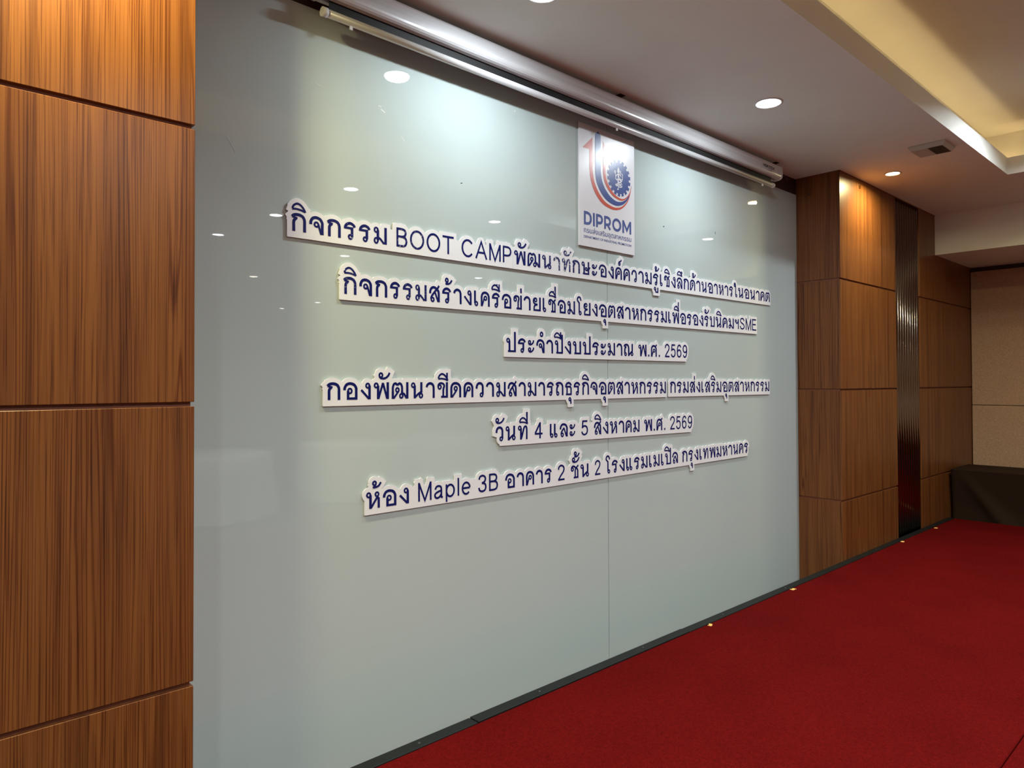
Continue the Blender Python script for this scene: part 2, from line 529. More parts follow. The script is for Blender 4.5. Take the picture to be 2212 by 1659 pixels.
# ------------------------------------------------------------------ recessed lamps
def downlight(x, y, z, rgb, power, lens_rgb, lens_st, r, label, group=None, spread=150, cat='downlight'):
    root = empty('downlight', (x, y, z))
    tag(root, label, cat, group)
    lathe('trim_ring', [(r, -0.0005), (r, -0.004), (r + 0.006, -0.0055), (r + 0.013, -0.003), (r + 0.014, 0.0)], M['plastic'], root, n=28)
    key = 'lens_%s_%.1f' % (lens_rgb, lens_st)
    if key not in LENS:
        LENS[key] = emis('lamp_lens', lens_rgb, lens_st)
    lathe('lens', [(0.0, -0.0085), (r * 0.5, -0.0075), (r * 0.85, -0.0045), (r, -0.0008)], LENS[key], root, n=28)
    ld = bpy.data.lights.new('lamp', 'AREA')
    ld.shape = 'DISK'
    ld.size = 2 * r * 0.9
    ld.color = rgb
    ld.energy = power
    ld.spread = math.radians(spread)
    lo = bpy.data.objects.new('lamp', ld)
    COL.objects.link(lo)
    lo.parent = root
    lo.location = (0, 0, -0.011)
    return root
LENS = {}
WHT, WRM = (0.93, 0.97, 1.0), (1.0, 0.66, 0.28)
downlight(3.594, -0.563, Z_CEIL, COOL, P_STAGE, WHT, 26, 0.062, 'bright white round downlight above the right half of the glass wall', spread=180)
downlight(1.93, -0.50, Z_CEIL, COOL, P_STAGE, WHT, 26, 0.062, 'bright white round downlight above the left half of the glass wall, cut by the frame', spread=180)
downlight(5.482, -0.540, Z_CEIL, AMBER, P_AMBER, WRM, 26, 0.045, 'small amber downlight in front of the right wooden pier', spread=172)
downlight(0.33, -0.540, Z_CEIL, AMBER, P_AMBER * 2.3, WRM, 26, 0.045, 'amber downlight above the left wooden pier, out of frame', spread=172)
downlight(5.25, -1.68, Z_CEIL2, COOL, 29.0, WHT, 26, 0.055, 'added white fill lamp up inside the ceiling coffer, out of frame at the right')  # unseen lamp, added to brighten the coffer fascia
HG = 'hall downlights mirrored in the glass'
for (x, y, c, lb_) in ((2.80, -2.44, 0, 'mirrored as the large white spot above the first word of the top line'), (2.74, -3.64, 0, 'mirrored just left of the start of the top line'),
                       (2.67, -4.82, 0, 'mirrored as the leftmost white spot beside the left pier'), (4.36, -2.53, 1, 'mirrored as a small spot above the word CAMP'),
                       (4.22, -5.04, 1, 'mirrored between the starts of the first and second lines'), (6.55, -1.63, 3, 'mirrored right of the logo board'),
                       (6.53, -5.34, 0, 'mirrored between the first two lines below BOOT CAMP'), (4.09, -7.33, 2, 'mirrored as a faint speck left of the second line'),
                       (6.28, -9.67, 0, 'mirrored as a thin white dash below the start of the second line'), (6.25, -11.1, 2, 'mirrored as the smallest yellowish dash low on the left')):
    downlight(x, y, Z_CEIL, AMBER if c == 3 else NEUT, P_HALL * (0.4 if c == 3 else 0.75 if y == -2.53 else 1), (WHT, (1.0, 0.95, 0.82), (1.0, 0.9, 0.7), (1.0, 0.93, 0.8))[c], 26, 0.055, 'hall downlight ' + lb_, HG)
downlight(-1.1, -0.540, Z_CEIL, AMBER, P_AMBER * 2.3, WRM, 26, 0.045, 'added amber fill lamp farther left above the left wooden pier, out of frame', spread=172)  # second amber lamp, added to lift the wood of the left pier
for (x, y) in ((1.1, -2.44), (1.1, -4.82), (-0.6, -2.44), (-0.6, -4.82), (-2.3, -3.64)):
    downlight(x, y, Z_CEIL, NEUT, P_HALL * (1.9 if x == 1.1 else 0.8), WHT, 26, 0.055, 'added fill lamp behind the camera on the left, out of frame', 'added fill lamps out of frame')  # unseen lamps, added to fill the left of the glass and the ceiling

# ================================================================== lettering: a stroke alphabet
def arc(cx, cy, rx, ry, a0, a1, n=14):
    return [(cx + rx * math.cos(math.radians(a0 + (a1 - a0) * i / n)), cy + ry * math.sin(math.radians(a0 + (a1 - a0) * i / n))) for i in range(n + 1)]
def sm(pts, k=5):
    p = [pts[0]] + list(pts) + [pts[-1]]
    out = []
    for i in range(1, len(p) - 2):
        for j in range(k):
            t = j / k
            q = []
            for d in (0, 1):
                a, b, c, e = p[i - 1][d], p[i][d], p[i + 1][d], p[i + 2][d]
                q.append(0.5 * (2 * b + (c - a) * t + (2 * a - 5 * b + 4 * c - e) * t * t + (3 * b - a - 3 * c + e) * t ** 3))
            out.append(tuple(q))
    out.append(pts[-1])
    return out
TW, LW, NW, CW = 0.162, 0.108, 0.125, 0.132     # stem, loop, thin, Latin stroke widths
def O(cx, cy, rx=0.112, ry=None, w=LW):
    return (w, arc(cx, cy, rx, ry or rx * 1.12, 90, 450, 18))
def S(*pts, w=TW):
    return (w, list(pts))
def C(pts, *more, w=TW):
    return (w, sm(pts) + list(more))
HEAD = [O(.17, .81), S((.285, .80), (.285, 0))]
def arch(x0, x1, yl, yr=0.0):
    m = (x0 + x1) / 2; d = (x1 - x0) / 2
    return C([(x0, yl), (x0 + .02 * d, max(yl + .06, .68)), (x0 + .30 * d, .85), (m - .3 * d, .918), (m + .15 * d, .92), (x1 - .35 * d, .85), (x1 - .03 * d, .68), (x1, .52)], (x1, yr))
BEAK = [S((.35, .70), (.055, .80), w=.13), C([(.05, .785), (.16, .885), (.33, .922), (.50, .91), (.66, .83), (.745, .67), (.755, .50)], (.755, 0))]
G = {}
G['ก'] = (.83, [C([(.145, .30), (.145, .48), (.17, .60), (.27, .715)]), S((.145, .33), (.145, 0))] + BEAK)
G['ถ'] = (.83, [C([(.13, .20), (.13, .42), (.17, .60), (.27, .715)]), O(.225, .135, .10), S((.13, .24), (.13, .13), w=.13)] + BEAK)
G['ข'] = (.83, [O(.185, .69), C([(.075, .71), (.11, .84), (.22, .92), (.36, .925), (.49, .87), (.545, .75), (.50, .62), (.47, .48)], (.47, .05), w=.135), S((.30, .065), (.82, .065), w=.13), S((.755, 0), (.755, 1))])
G['ช'] = (.84, [O(.165, .69, .105), C([(.065, .71), (.10, .84), (.21, .915), (.36, .90), (.50, .80), (.66, .71), (.735, .58), (.735, .42)], (.735, 0), w=.135), S((.52, .75), (.465, .60), (.465, .05), w=.13), S((.30, .065), (.81, .065), w=.13), S((.50, .715), (.80, .97), w=.13)])
G['ค'] = (.81, [arch(.08, .73, .40), S((.08, .45), (.08, 0)), O(.42, .55), C([(.31, .56), (.23, .32), (.12, .01)], w=.11)])
G['ศ'] = (.83, [arch(.08, .70, .40), S((.08, .45), (.08, 0)), O(.42, .52), C([(.31, .53), (.23, .30), (.12, .01)], w=.11), S((.52, .80), (.78, 1.04), w=.13)])
G['ด'] = (.87, [arch(.08, .79, .40), S((.08, .45), (.08, 0)), O(.43, .58), S((.52, .50), (.14, .02), w=.12)])
HUMP = [C([(.08, .42), (.085, .68), (.15, .86), (.27, .925), (.36, .885), (.43, .81)], w=.145), C([(.43, .81), (.51, .885), (.60, .925), (.72, .86), (.785, .68), (.79, .42)], w=.145)]
G['ต'] = (.87, HUMP + [S((.08, .45), (.08, 0)), S((.79, .45), (.79, 0)), O(.43, .53), S((.52, .46), (.14, .02), w=.12)])
G['ฒ'] = (1.2, [(w, [(x * .945, y) for x, y in p]) for w, p in HUMP] + [S((.077, .45), (.077, 0)), S((.745, .45), (.745, .25)), O(.405, .53, .108), S((.49, .46), (.14, .02), w=.12),
                O(.69, .165, .108), C([(.76, .31), (.88, .29), (.98, .16), (1.07, .02)], w=.13), S((1.125, 0), (1.125, 1))])
G['ง'] = (.67, [O(.475, .80), S((.592, .81), (.592, 0)), S((.045, .555), (.555, .03), w=.135)])
G['จ'] = (.83, [arch(.08, .752, .52), O(.41, .54), C([(.52, .57), (.60, .30), (.69, .01)], w=.12)])
RT = C([(.665, .715), (.60, .835), (.42, .922), (.24, .885), (.12, .77), (.08, .63)])
G['ร'] = (.74, [RT, S((.005, .645), (.58, .645), w=.13), S((.505, .66), (.505, .15)), O(.40, .14, .105)])
G['ธ'] = (.76, [RT, S((.005, .64), (.45, .64), w=.13), C([(.43, .64), (.57, .62), (.655, .52), (.66, .40)], (.66, 0), w=.145), S((.215, .62), (.215, .05), w=.135), S((.085, .065), (.72, .065), w=.13)])
G['น'] = (.93, HEAD + [S((.27, .03), (.56, .28), (.74, .385), w=.13), S((.785, 1), (.785, .34)), O(.755, .165)])
G['ม'] = (.88, [O(.175, .80, .112, .135), S((.287, .80), (.287, .20)), O(.175, .17, .112, .15), C([(.30, .34), (.42, .31), (.56, .17), (.70, .02)], w=.13), S((.80, 0), (.80, 1))])
G['ณ'] = (1.2, [C([(.12, .20), (.12, .42), (.15, .60), (.24, .715)]), O(.215, .135, .098), S((.12, .24), (.12, .13), w=.13), S((.32, .70), (.05, .80), w=.13),
                C([(.045, .785), (.14, .885), (.28, .922), (.42, .91), (.54, .83), (.60, .67), (.61, .50)], (.61, 0)), S((.60, .03), (.86, .28), (1.02, .385), w=.125), S((1.06, 1), (1.06, .34)), O(1.03, .165, .108)])
G['พ'] = (1.04, [O(.17, .81), S((.30, .80), (.30, 0)), S((.325, .02), (.63, .96), w=.135), S((.63, .96), (.915, .02), w=.135), S((.96, 1), (.96, 0))])
G['ท'] = (.90, HEAD + [C([(.31, .04), (.45, .46), (.55, .78), (.66, .915), (.77, .88), (.815, .72), (.82, .50)], (.82, 0), w=.14)])
G['ห'] = (.90, HEAD + [S((.305, .03), (.70, .60), (.79, .69), w=.13), O(.71, .81, .105), S((.69, .66), (.815, .56), (.82, .40), (.82, 0), w=.145)])
G['บ'] = (.86, [O(.17, .81), S((.285, .80), (.285, .05)), S((.14, .065), (.86, .065), w=.13), S((.785, 0), (.785, 1))])
G['ป'] = (.86, [O(.17, .81), S((.285, .80), (.285, .05)), S((.14, .065), (.86, .065), w=.13), S((.785, 0), (.785, 1.42))])
G['ษ'] = (.98, [O(.17, .81), S((.285, .80), (.285, .05)), S((.14, .065), (.86, .065), w=.13), S((.785, 0), (.785, 1)), O(.53, .43, .095), C([(.53, .325), (.70, .35), (.84, .44), (.95, .60)], w=.115)])
G['ย'] = (.86, [O(.33, .79, .115), C([(.33, .915), (.17, .87), (.10, .74), (.13, .60), (.26, .50), (.44, .475)], (.53, .475), w=.135), C([(.50, .46), (.30, .42), (.19, .32), (.165, .20)], (.165, .05), w=.135), S((.09, .065), (.86, .065), w=.13), S((.785, 0), (.785, 1))])
G['ล'] = (.84, [arch(.08, .765, .55), S((.71, .02), (.45, .64), w=.125), C([(.46, .66), (.30, .50), (.17, .30), (.155, .16)], w=.135), O(.27, .145, .108)])
G['ส'] = (.85, [C([(.08, .52), (.10, .70), (.20, .86), (.36, .92), (.52, .885), (.62, .80)]), C([(.62, .80), (.74, .70), (.775, .52), (.775, .40)], (.775, 0)), S((.72, .02), (.47, .62), w=.125),
                C([(.80, 1.05), (.70, .90), (.48, .68), (.26, .42), (.17, .27), (.16, .16)], w=.135), O(.275, .145, .108)])
G['ว'] = (.69, [C([(.08, .56), (.10, .74), (.21, .885), (.35, .922), (.50, .875), (.595, .73), (.605, .52)], (.605, .15)), O(.50, .14, .105)])
G['า'] = (.69, [C([(.06, .68), (.12, .82), (.24, .905), (.36, .92), (.50, .87), (.595, .73), (.61, .52)], (.61, 0))])
G['อ'] = (.90, [arch(.08, .82, .55), S((.22, .065), (.895, .065), w=.14), S((.30, .04), (.30, .50)), O(.415, .50, .12)])
def ya(y0): return [O(.155, y0 + .225, .095), C([(.062, y0 + .19), (.13, y0 + .085), (.28, y0 + .062), (.43, y0 + .14), (.52, y0 + .25), (.54, y0 + .38)], w=.12)]
G['ะ'] = (.62, ya(.52) + ya(0.0))
G['เ'] = (.42, [S((.10, 1), (.10, .15)), O(.22, .14, .108)])
G['แ'] = (.84, [S((.10, 1), (.10, .15)), O(.22, .14, .105), S((.52, 1), (.52, .15)), O(.64, .14, .105)])
G['โ'] = (.58, [S((.30, .15), (.30, .93), w=.145), S((.34, .88), (.09, 1.10), w=.13), C([(.085, 1.08), (.12, 1.27), (.27, 1.37), (.43, 1.30), (.51, 1.09)], w=.135), O(.41, .14, .105)])
G['ใ'] = (.56, [C([(.31, .60), (.31, 1.0), (.28, 1.25), (.17, 1.37), (.07, 1.28), (.06, 1.15)], w=.135), S((.31, .65), (.31, .15), w=.145), O(.145, 1.11, .085), O(.42, .14, .105)])
G['ฯ'] = (.68, [O(.16, .79, .10), C([(.25, .82), (.22, .64), (.33, .565), (.48, .64), (.585, .90)], w=.125), S((.60, 1.0), (.60, 0), w=.145)])
# Latin and figures (cap height 1.16)
w = CW
G['B'] = (.80, [S((.07, 0), (.07, 1.16), w=w), C([(.42, .63), (.60, .70), (.67, .87), (.60, 1.04), (.42, 1.10)], w=w), S((.02, 1.10), (.44, 1.10), w=w), S((.02, .63), (.46, .63), w=w), S((.02, .06), (.46, .06), w=w), C([(.44, .63), (.65, .56), (.73, .35), (.65, .13), (.44, .06)], w=w)])
G['O'] = (1.06, [(w, arc(.53, .58, .47, .535, 90, 450, 30))])
G['T'] = (.90, [S((.0, 1.10), (.90, 1.10), w=w), S((.45, 1.12), (.45, 0), w=w)])
G['C'] = (.98, [(w, arc(.52, .58, .455, .535, 38, 322, 24))])
G['A'] = (1.03, [S((.05, 0), (.515, 1.14), (.98, 0), w=w), S((.20, .42), (.83, .42), w=w)])
G['M'] = (1.04, [S((.065, 0), (.065, 1.16), w=w), S((.065, 1.13), (.52, .03), (.975, 1.13), w=w), S((.975, 1.16), (.975, 0), w=w)])
G['P'] = (.82, [S((.07, 0), (.07, 1.16), w=w), S((.02, 1.10), (.46, 1.10), w=w), S((.02, .50), (.46, .50), w=w), C([(.44, 1.10), (.65, 1.02), (.735, .80), (.65, .58), (.44, .50)], w=w)])
G['S'] = (.90, [C([(.78, .84), (.70, 1.02), (.45, 1.105), (.20, 1.03), (.12, .86), (.22, .70), (.46, .60), (.70, .49), (.80, .30), (.70, .13), (.45, .055), (.18, .13), (.075, .34)], w=w)])
G['E'] = (.80, [S((.07, 0), (.07, 1.16), w=w), S((.02, 1.10), (.77, 1.10), w=w), S((.02, .61), (.70, .61), w=w), S((.02, .06), (.80, .06), w=w)])
G['a'] = (.74, [C([(.10, .60), (.20, .76), (.38, .80), (.54, .74), (.59, .58), (.59, .35)], (.59, .10), (.70, .05), w=w), C([(.58, .50), (.30, .43), (.10, .32), (.09, .15), (.24, .05), (.44, .11), (.58, .28)], w=w)])
G['p'] = (.78, [S((.07, .84), (.07, -.28), w=w), (w, arc(.385, .42, .315, .375, 90, 450, 22))])
G['l'] = (.16, [S((.08, 1.16), (.08, 0), w=w)])
G['e'] = (.78, [S((.07, .44), (.70, .44), w=w), (w, arc(.39, .42, .32, .375, 5, 318, 22))])
G['2'] = (.74, [C([(.08, .80), (.12, .98), (.34, 1.105), (.58, 1.02), (.66, .83), (.56, .60), (.30, .34), (.09, .07)], w=w), S((.02, .06), (.71, .06), w=w)])
G['3'] = (.74, [C([(.09, .86), (.16, 1.03), (.36, 1.105), (.56, 1.03), (.63, .86), (.54, .68), (.32, .61)], w=w), C([(.32, .61), (.58, .54), (.66, .33), (.58, .13), (.36, .055), (.14, .13), (.065, .32)], w=w)])
G['4'] = (.74, [S((.50, 0), (.50, 1.16), w=w), S((.50, 1.12), (.06, .38), w=w), S((.02, .34), (.73, .34), w=w)])
G['5'] = (.74, [S((.66, 1.09), (.17, 1.09), (.12, .56), w=w), C([(.11, .58), (.24, .70), (.42, .72), (.60, .62), (.66, .38), (.58, .15), (.36, .055), (.15, .13), (.065, .30)], w=w)])
G['6'] = (.74, [(w, arc(.37, .37, .29, .31, 90, 450, 22)), C([(.63, .90), (.55, 1.05), (.38, 1.105), (.20, 1.0), (.10, .78), (.075, .50), (.08, .36)], w=w)])
G['9'] = (.74, [(w, arc(.37, .79, .29, .31, 90, 450, 22)), C([(.11, .26), (.19, .11), (.36, .055), (.54, .16), (.64, .38), (.665, .66), (.66, .80)], w=w)])
G['.'] = (.20, [S((.10, 0), (.10, .17), w=.16)])
# marks: (width, x anchor relative to the right edge of the base, strokes)
MK = {}
I0 = [C([(.04, 1.23), (.12, 1.41), (.31, 1.525), (.50, 1.465), (.66, 1.30), (.775, 1.10)], w=.115)]
BAS = [C([(.03, 1.205), (.28, 1.225), (.54, 1.19), (.77, 1.11)], w=.105)]
MK['ิ'] = (.80, 0.0, I0 + BAS)
MK['ี'] = (.78, 0.0, I0 + BAS + [S((.715, 1.07), (.715, 1.60), w=.13)])
MK['ึ'] = (.80, 0.0, I0 + BAS + [O(.69, 1.43, .085, .09, w=.10)])
MK['ื'] = (.78, 0.0, I0 + BAS + [S((.72, 1.07), (.72, 1.60), w=.11), S((.52, 1.40), (.52, 1.60), w=.10)])
MK['ั'] = (.80, 0.10, [O(.15, 1.42, .11), C([(.05, 1.36), (.13, 1.255), (.32, 1.225), (.52, 1.28), (.67, 1.42), (.75, 1.57)], w=.125)])
MK['้'] = (.62, 0.12, [O(.15, 1.47, .10), C([(.245, 1.44), (.18, 1.30), (.05, 1.225)], w=.115), C([(.04, 1.235), (.24, 1.23), (.43, 1.31), (.57, 1.50)], w=.12)])
MK['่'] = (.15, 0.0, [S((.075, 1.17), (.075, 1.50), w=.145)])
MK['์'] = (.42, -0.02, [O(.14, 1.28, .092), C([(.05, 1.30), (.10, 1.44), (.23, 1.49), (.32, 1.53), (.37, 1.64)], w=.115)])
MK['ํ'] = (.36, -0.12, [O(.18, 1.36, .12, .145, w=.12)])
MK['ุ'] = (.34, -0.04, [O(.14, -.31, .095, .11), C([(.235, -.28), (.25, -.45)], (.26, -.66), w=.135)])
MK['ู'] = (.62, 0.0, [O(.14, -.32, .095, .11), S((.235, -.32), (.235, -.58), w=.12), S((.19, -.60), (.60, -.60), w=.12), S((.535, -.66), (.535, -.20), w=.135)])
UPPER, TONE = 'ัิีึื', '่้'

def clusters(text):
    """split a Thai/Latin line into (base, marks)"""
    out = []
    for ch in text:
        if ch == 'ำ':
            out[-1][1].append('ํ'); out.append(['า', []])
        elif ch in MK:
            out[-1][1].append(ch)
        else:
            out.append([ch, []])
    return out

def cluster_strokes(base, marks):
    wd, st = G[base]
    st = list(st)
    up = any(m in UPPER for m in marks)
    for m in marks:
        mw, over, ms = MK[m]
        dx = wd - mw + over
        if base == 'ป' and m in 'ิี': dx -= .17
        dy = 0.0
        if m in TONE and up:
            dy = .43 if m == '่' else .40
            if m == '่': dx -= .0
        st += [(sw, [(x + dx, y + dy) for x, y in p]) for sw, p in ms]
    return wd, st

GAPX, SPACE = .20, .46
def layout(text, anchors):
    """natural positions in letter heights, then a piecewise-linear fit to the measured metres"""
    cl_, nat, x = clusters(text), [], 0.0
    for b, mk in cl_:
        if b == ' ':
            nat.append(None); x += SPACE; continue
        nat.append(x); x += G[b][0] + GAPX
    end = x - GAPX
    xs = [(end if i == -1 else nat[i]) for i, _ in anchors]
    ms = [m for _, m in anchors]
    out = []
    for (b, mk), n in zip(cl_, nat):
        if n is None: continue
        a = float(np.interp(n, xs, ms)); e = float(np.interp(n + G[b][0], xs, ms))
        out.append((b, mk, a, (e - a) / G[b][0]))
    return out

def ribbon(wd, pts, sx, sy, closed=False):
    """flat stroke outline strip -> verts, faces in (x, z); mitred joints, butt ends"""
    P = []
    for x, y in pts:
        q = Vector((x * sx, y * sy))
        if not P or (q - P[-1]).length > 1e-6: P.append(q)
    n = len(P)
    closed = (P[0] - P[-1]).length < 1e-5
    if closed: P = P[:-1]; n -= 1
    h = wd / 2
    V, Fc = [], []
    # work in unit letter space for an even stroke, scaled afterwards
    U = [Vector((p.x / sx, p.y / sy)) for p in P]
    for i in range(n):
        if closed: a, b = U[(i - 1) % n], U[(i + 1) % n]
        else: a, b = U[max(0, i - 1)], U[min(n - 1, i + 1)]
        d0 = (U[i] - a) if (closed or i > 0) else (b - U[i])
        d1 = (b - U[i]) if (closed or i < n - 1) else (U[i] - a)
        d0, d1 = d0.normalized(), d1.normalized()
        t = (d0 + d1)
        t = t.normalized() if t.length > 1e-4 else d1
        nr = Vector((-t.y, t.x))
        k = h / max(0.45, nr.dot(Vector((-d1.y, d1.x))))
        for s in (1, -1):
            q = U[i] + nr * k * s
            V.append((q.x * sx, q.y * sy))
    m = n if closed else n - 1
    for i in range(m):
        j = (i + 1) % n
        Fc.append((2 * i, 2 * i + 1, 2 * j + 1, 2 * j))
    return V, Fc

GM = {}
def glyph_mesh(base, marks, sx, sy):
    key = (base, tuple(marks), round(sx, 4))
    if key in GM: return GM[key]
    V, Fc = [], []
    th = 0.0007
    for k, (wd, p) in enumerate(cluster_strokes(base, marks)[1]):
        v, f = ribbon(wd, p, sx, sy)
        o, n = len(V), len(v)
        dy = -th - 0.00003 * k
        V += [(x, dy, z) for x, z in v] + [(x, 0.0, z) for x, z in v]
        for q in f:
            Fc.append(tuple(o + i for i in q))
            Fc.append((o + q[0], o + q[3], o + n + q[3], o + n + q[0]))
            Fc.append((o + q[1], o + n + q[1], o + n + q[2], o + q[2]))
    me = me_from('letter', V, Fc)
    # front faces look towards -y
    import bmesh
    bm = bmesh.new(); bm.from_mesh(me)
    for f in bm.faces:
        f.normal_update()
        if abs(f.normal.y) > .9 and f.normal.y > 0: f.normal_flip()
    bm.to_mesh(me); bm.free()
    GM[key] = me
    return me

def seg_box(X, Z, a, b, r, e0, e1):
    """signed distance to the strip around a-b, half width r, run on by e0/e1 past its ends"""
    d = b - a
    L = math.hypot(*d)
    if L < 1e-9: return np.hypot(X - a[0], Z - a[1]) - r
    ux, uz = d / L
    t = (X - a[0]) * ux + (Z - a[1]) * uz
    s = np.abs(-(X - a[0]) * uz + (Z - a[1]) * ux)
    dt = np.maximum(-e0 - t, t - (L + e1))
    ds = s - r
    return np.where((dt > 0) & (ds > 0), np.hypot(np.maximum(dt, 0), np.maximum(ds, 0)), np.maximum(dt, ds))

def contour(D, x0, z0, h):
    """zero contours of the grid D as closed loops"""
    ins = D < 0
    c = ins[:-1, :-1].astype(int) + 2 * ins[1:, :-1] + 4 * ins[1:, 1:] + 8 * ins[:-1, 1:]
    segs = {}
    def pt(i, j, e):
        if e == 0: a, b, p, q = D[i, j], D[i + 1, j], (i, j), (i + 1, j)
        elif e == 1: a, b, p, q = D[i + 1, j], D[i + 1, j + 1], (i + 1, j), (i + 1, j + 1)
        elif e == 2: a, b, p, q = D[i, j + 1], D[i + 1, j + 1], (i, j + 1), (i + 1, j + 1)
        else: a, b, p, q = D[i, j], D[i, j + 1], (i, j), (i, j + 1)
        t = a / (a - b)
        return (x0 + h * (p[0] + (q[0] - p[0]) * t), z0 + h * (p[1] + (q[1] - p[1]) * t))
    def key(i, j, e):
        return [(i, j, 0), (i + 1, j, 1), (i, j + 1, 0), (i, j, 1)][e]
    T = {1: [(3, 0)], 2: [(0, 1)], 3: [(3, 1)], 4: [(1, 2)], 5: [(3, 2), (1, 0)], 6: [(0, 2)], 7: [(3, 2)],
         8: [(2, 3)], 9: [(2, 0)], 10: [(0, 3), (2, 1)], 11: [(2, 1)], 12: [(1, 3)], 13: [(1, 0)], 14: [(0, 3)]}
    pos, nxt = {}, {}
    for i, j in zip(*np.nonzero((c > 0) & (c < 15))):
        for a, b in T[int(c[i, j])]:
            ka, kb = key(i, j, a), key(i, j, b)
            pos[ka] = pt(i, j, a); pos[kb] = pt(i, j, b)
            nxt.setdefault(ka, []).append(kb); nxt.setdefault(kb, []).append(ka)
    loops, seen = [], set()
    for k0 in nxt:
        if k0 in seen: continue
        lp, k, prev = [], k0, None
        while k not in seen:
            seen.add(k); lp.append(pos[k])
            cand = [q for q in nxt[k] if q != prev and q not in seen]
            if not cand: break
            prev, k = k, cand[0]
        loops.append(lp)
    return loops

def simplify(lp, tol):
    """closed Douglas-Peucker"""
    P = np.array(lp)
    n = len(P)
    i0 = int(np.argmin(P[:, 0])); P = np.roll(P, -i0, axis=0)
    i1 = int(np.argmax(P[:, 0]))
    keep = np.zeros(n + 1, bool)
    P2 = np.vstack([P, P[:1]])
    keep[[0, i1, n]] = True
    st = [(0, i1), (i1, n)]
    while st:
        a, b = st.pop()
        if b - a < 2: continue
        d = P2[b] - P2[a]
        L = math.hypot(*d) + 1e-12
        q = P2[a + 1:b] - P2[a]
        dist = np.abs(q[:, 0] * d[1] - q[:, 1] * d[0]) / L
        k = int(np.argmax(dist))
        if dist[k] > tol:
            keep[a + 1 + k] = True
            st += [(a, a + 1 + k), (a + 1 + k, b)]
    return [tuple(p) for p in P2[:-1][keep[:-1]]]

HL = 0.0660                      # height of a Thai consonant
MARG, BOT, TOPF = .245, .35, .97
BT, BY = 0.0055, -0.0020         # board thickness and back plane
def sign(text, anchors, zbase, tilt, label, cut=(0, 0), peel={}, clip=(-9, 9)):
    lay = layout(text, anchors)
    xl = min(a for _, _, a, _ in lay); xr_ = max(a + s * G[b][0] for b, _, a, s in lay)
    x_ref = xl
    root = empty('lettering_board', (x_ref, 0, zbase), (0, -math.atan(tilt), 0))
    tag(root, label, 'sign', 'foam lettering boards on the glass wall')
    h = 0.0024
    gx0, gx1, gz0, gz1 = -.03, xr_ - xl + .03, -.085, .165
    nx, nz = int((gx1 - gx0) / h) + 2, int((gz1 - gz0) / h) + 2
    X, Z = np.meshgrid(gx0 + h * np.arange(nx), gz0 + h * np.arange(nz), indexing='ij')
    D = np.full(X.shape, 1.0)
    def put(fn, x0, x1, z0, z1):
        i0, i1 = max(0, int((x0 - gx0) / h) - 2), min(nx, int((x1 - gx0) / h) + 4)
        j0, j1 = max(0, int((z0 - gz0) / h) - 2), min(nz, int((z1 - gz0) / h) + 4)
        sl = (slice(i0, i1), slice(j0, j1))
        D[sl] = np.minimum(D[sl], fn(X[sl], Z[sl]))
    mg = MARG * HL
    for b, mk, a, s in lay:
        for wd, p in cluster_strokes(b, mk)[1]:
            r = wd * HL / 2 + mg
            q = [np.array(((a - xl) + x * s, (max(y, 0.0) if b == 'p' else y) * HL)) for x, y in p]
            closed = np.linalg.norm(q[0] - q[-1]) < 1e-5
            for i in range(len(q) - 1):
                e0 = mg if (i == 0 and not closed) else 0.0
                e1 = mg if (i == len(q) - 2 and not closed) else 0.0
                A, B = q[i], q[i + 1]
                R = r + mg
                put(lambda x, z: seg_box(x, z, A, B, r, e0, e1), min(A[0], B[0]) - R, max(A[0], B[0]) + R, min(A[1], B[1]) - R, max(A[1], B[1]) + R)
                if i or closed:
                    put(lambda x, z: np.hypot(x - A[0], z - A[1]) - r, A[0] - R, A[0] + R, A[1] - R, A[1] + R)
    bx0, bx1 = -mg * .95 + cut[0] * HL, xr_ - xl + mg * .95 - cut[1] * HL
    def rect(x, z):
        cx, cz, hx, hz = (bx0 + bx1) / 2, (TOPF - BOT) * HL / 2, (bx1 - bx0) / 2, (TOPF + BOT) * HL / 2
        return np.maximum(np.abs(x - cx) - hx, np.abs(z - cz) - hz)
    D[:] = np.minimum(D, rect(X, Z))
    D[:] = np.maximum(D, np.maximum((clip[0] - xl) - X, X - (clip[1] - xl)))
    lp = max(contour(D, gx0, gz0, h), key=len)
    lp = simplify(lp, 0.00035)
    n = len(lp)
    tri = tessellate_polygon([[Vector((x, z, 0)) for x, z in lp]])
    V = [(x, BY - BT, z) for x, z in lp] + [(x, BY, z) for x, z in lp]
    Fc = [tuple(t) for t in tri] + [(i, (i + 1) % n, (i + 1) % n + n, i + n) for i in range(n)] + [tuple(i + n for i in t) for t in tri]
    me = me_from('foam_panel', V, Fc)
    fix_normals(me)
    link('foam_panel', me, M['foam'], root)
    for k, (b, mk, a, s) in enumerate(lay):
        me = glyph_mesh(b, mk, s, HL)
        pm = peel.get(k)
        if pm:
            me = me.copy(); me.materials.clear(); me.materials.append(M[pm])
            o = link('letter', me, None, root)
            o['label'] = 'navy letter with flaking, peeling film'
        else:
            o = link('letter', me, M['vinyl'], root)
        o.location = (a - xl, BY - BT - 0.0001, 0)
    return root

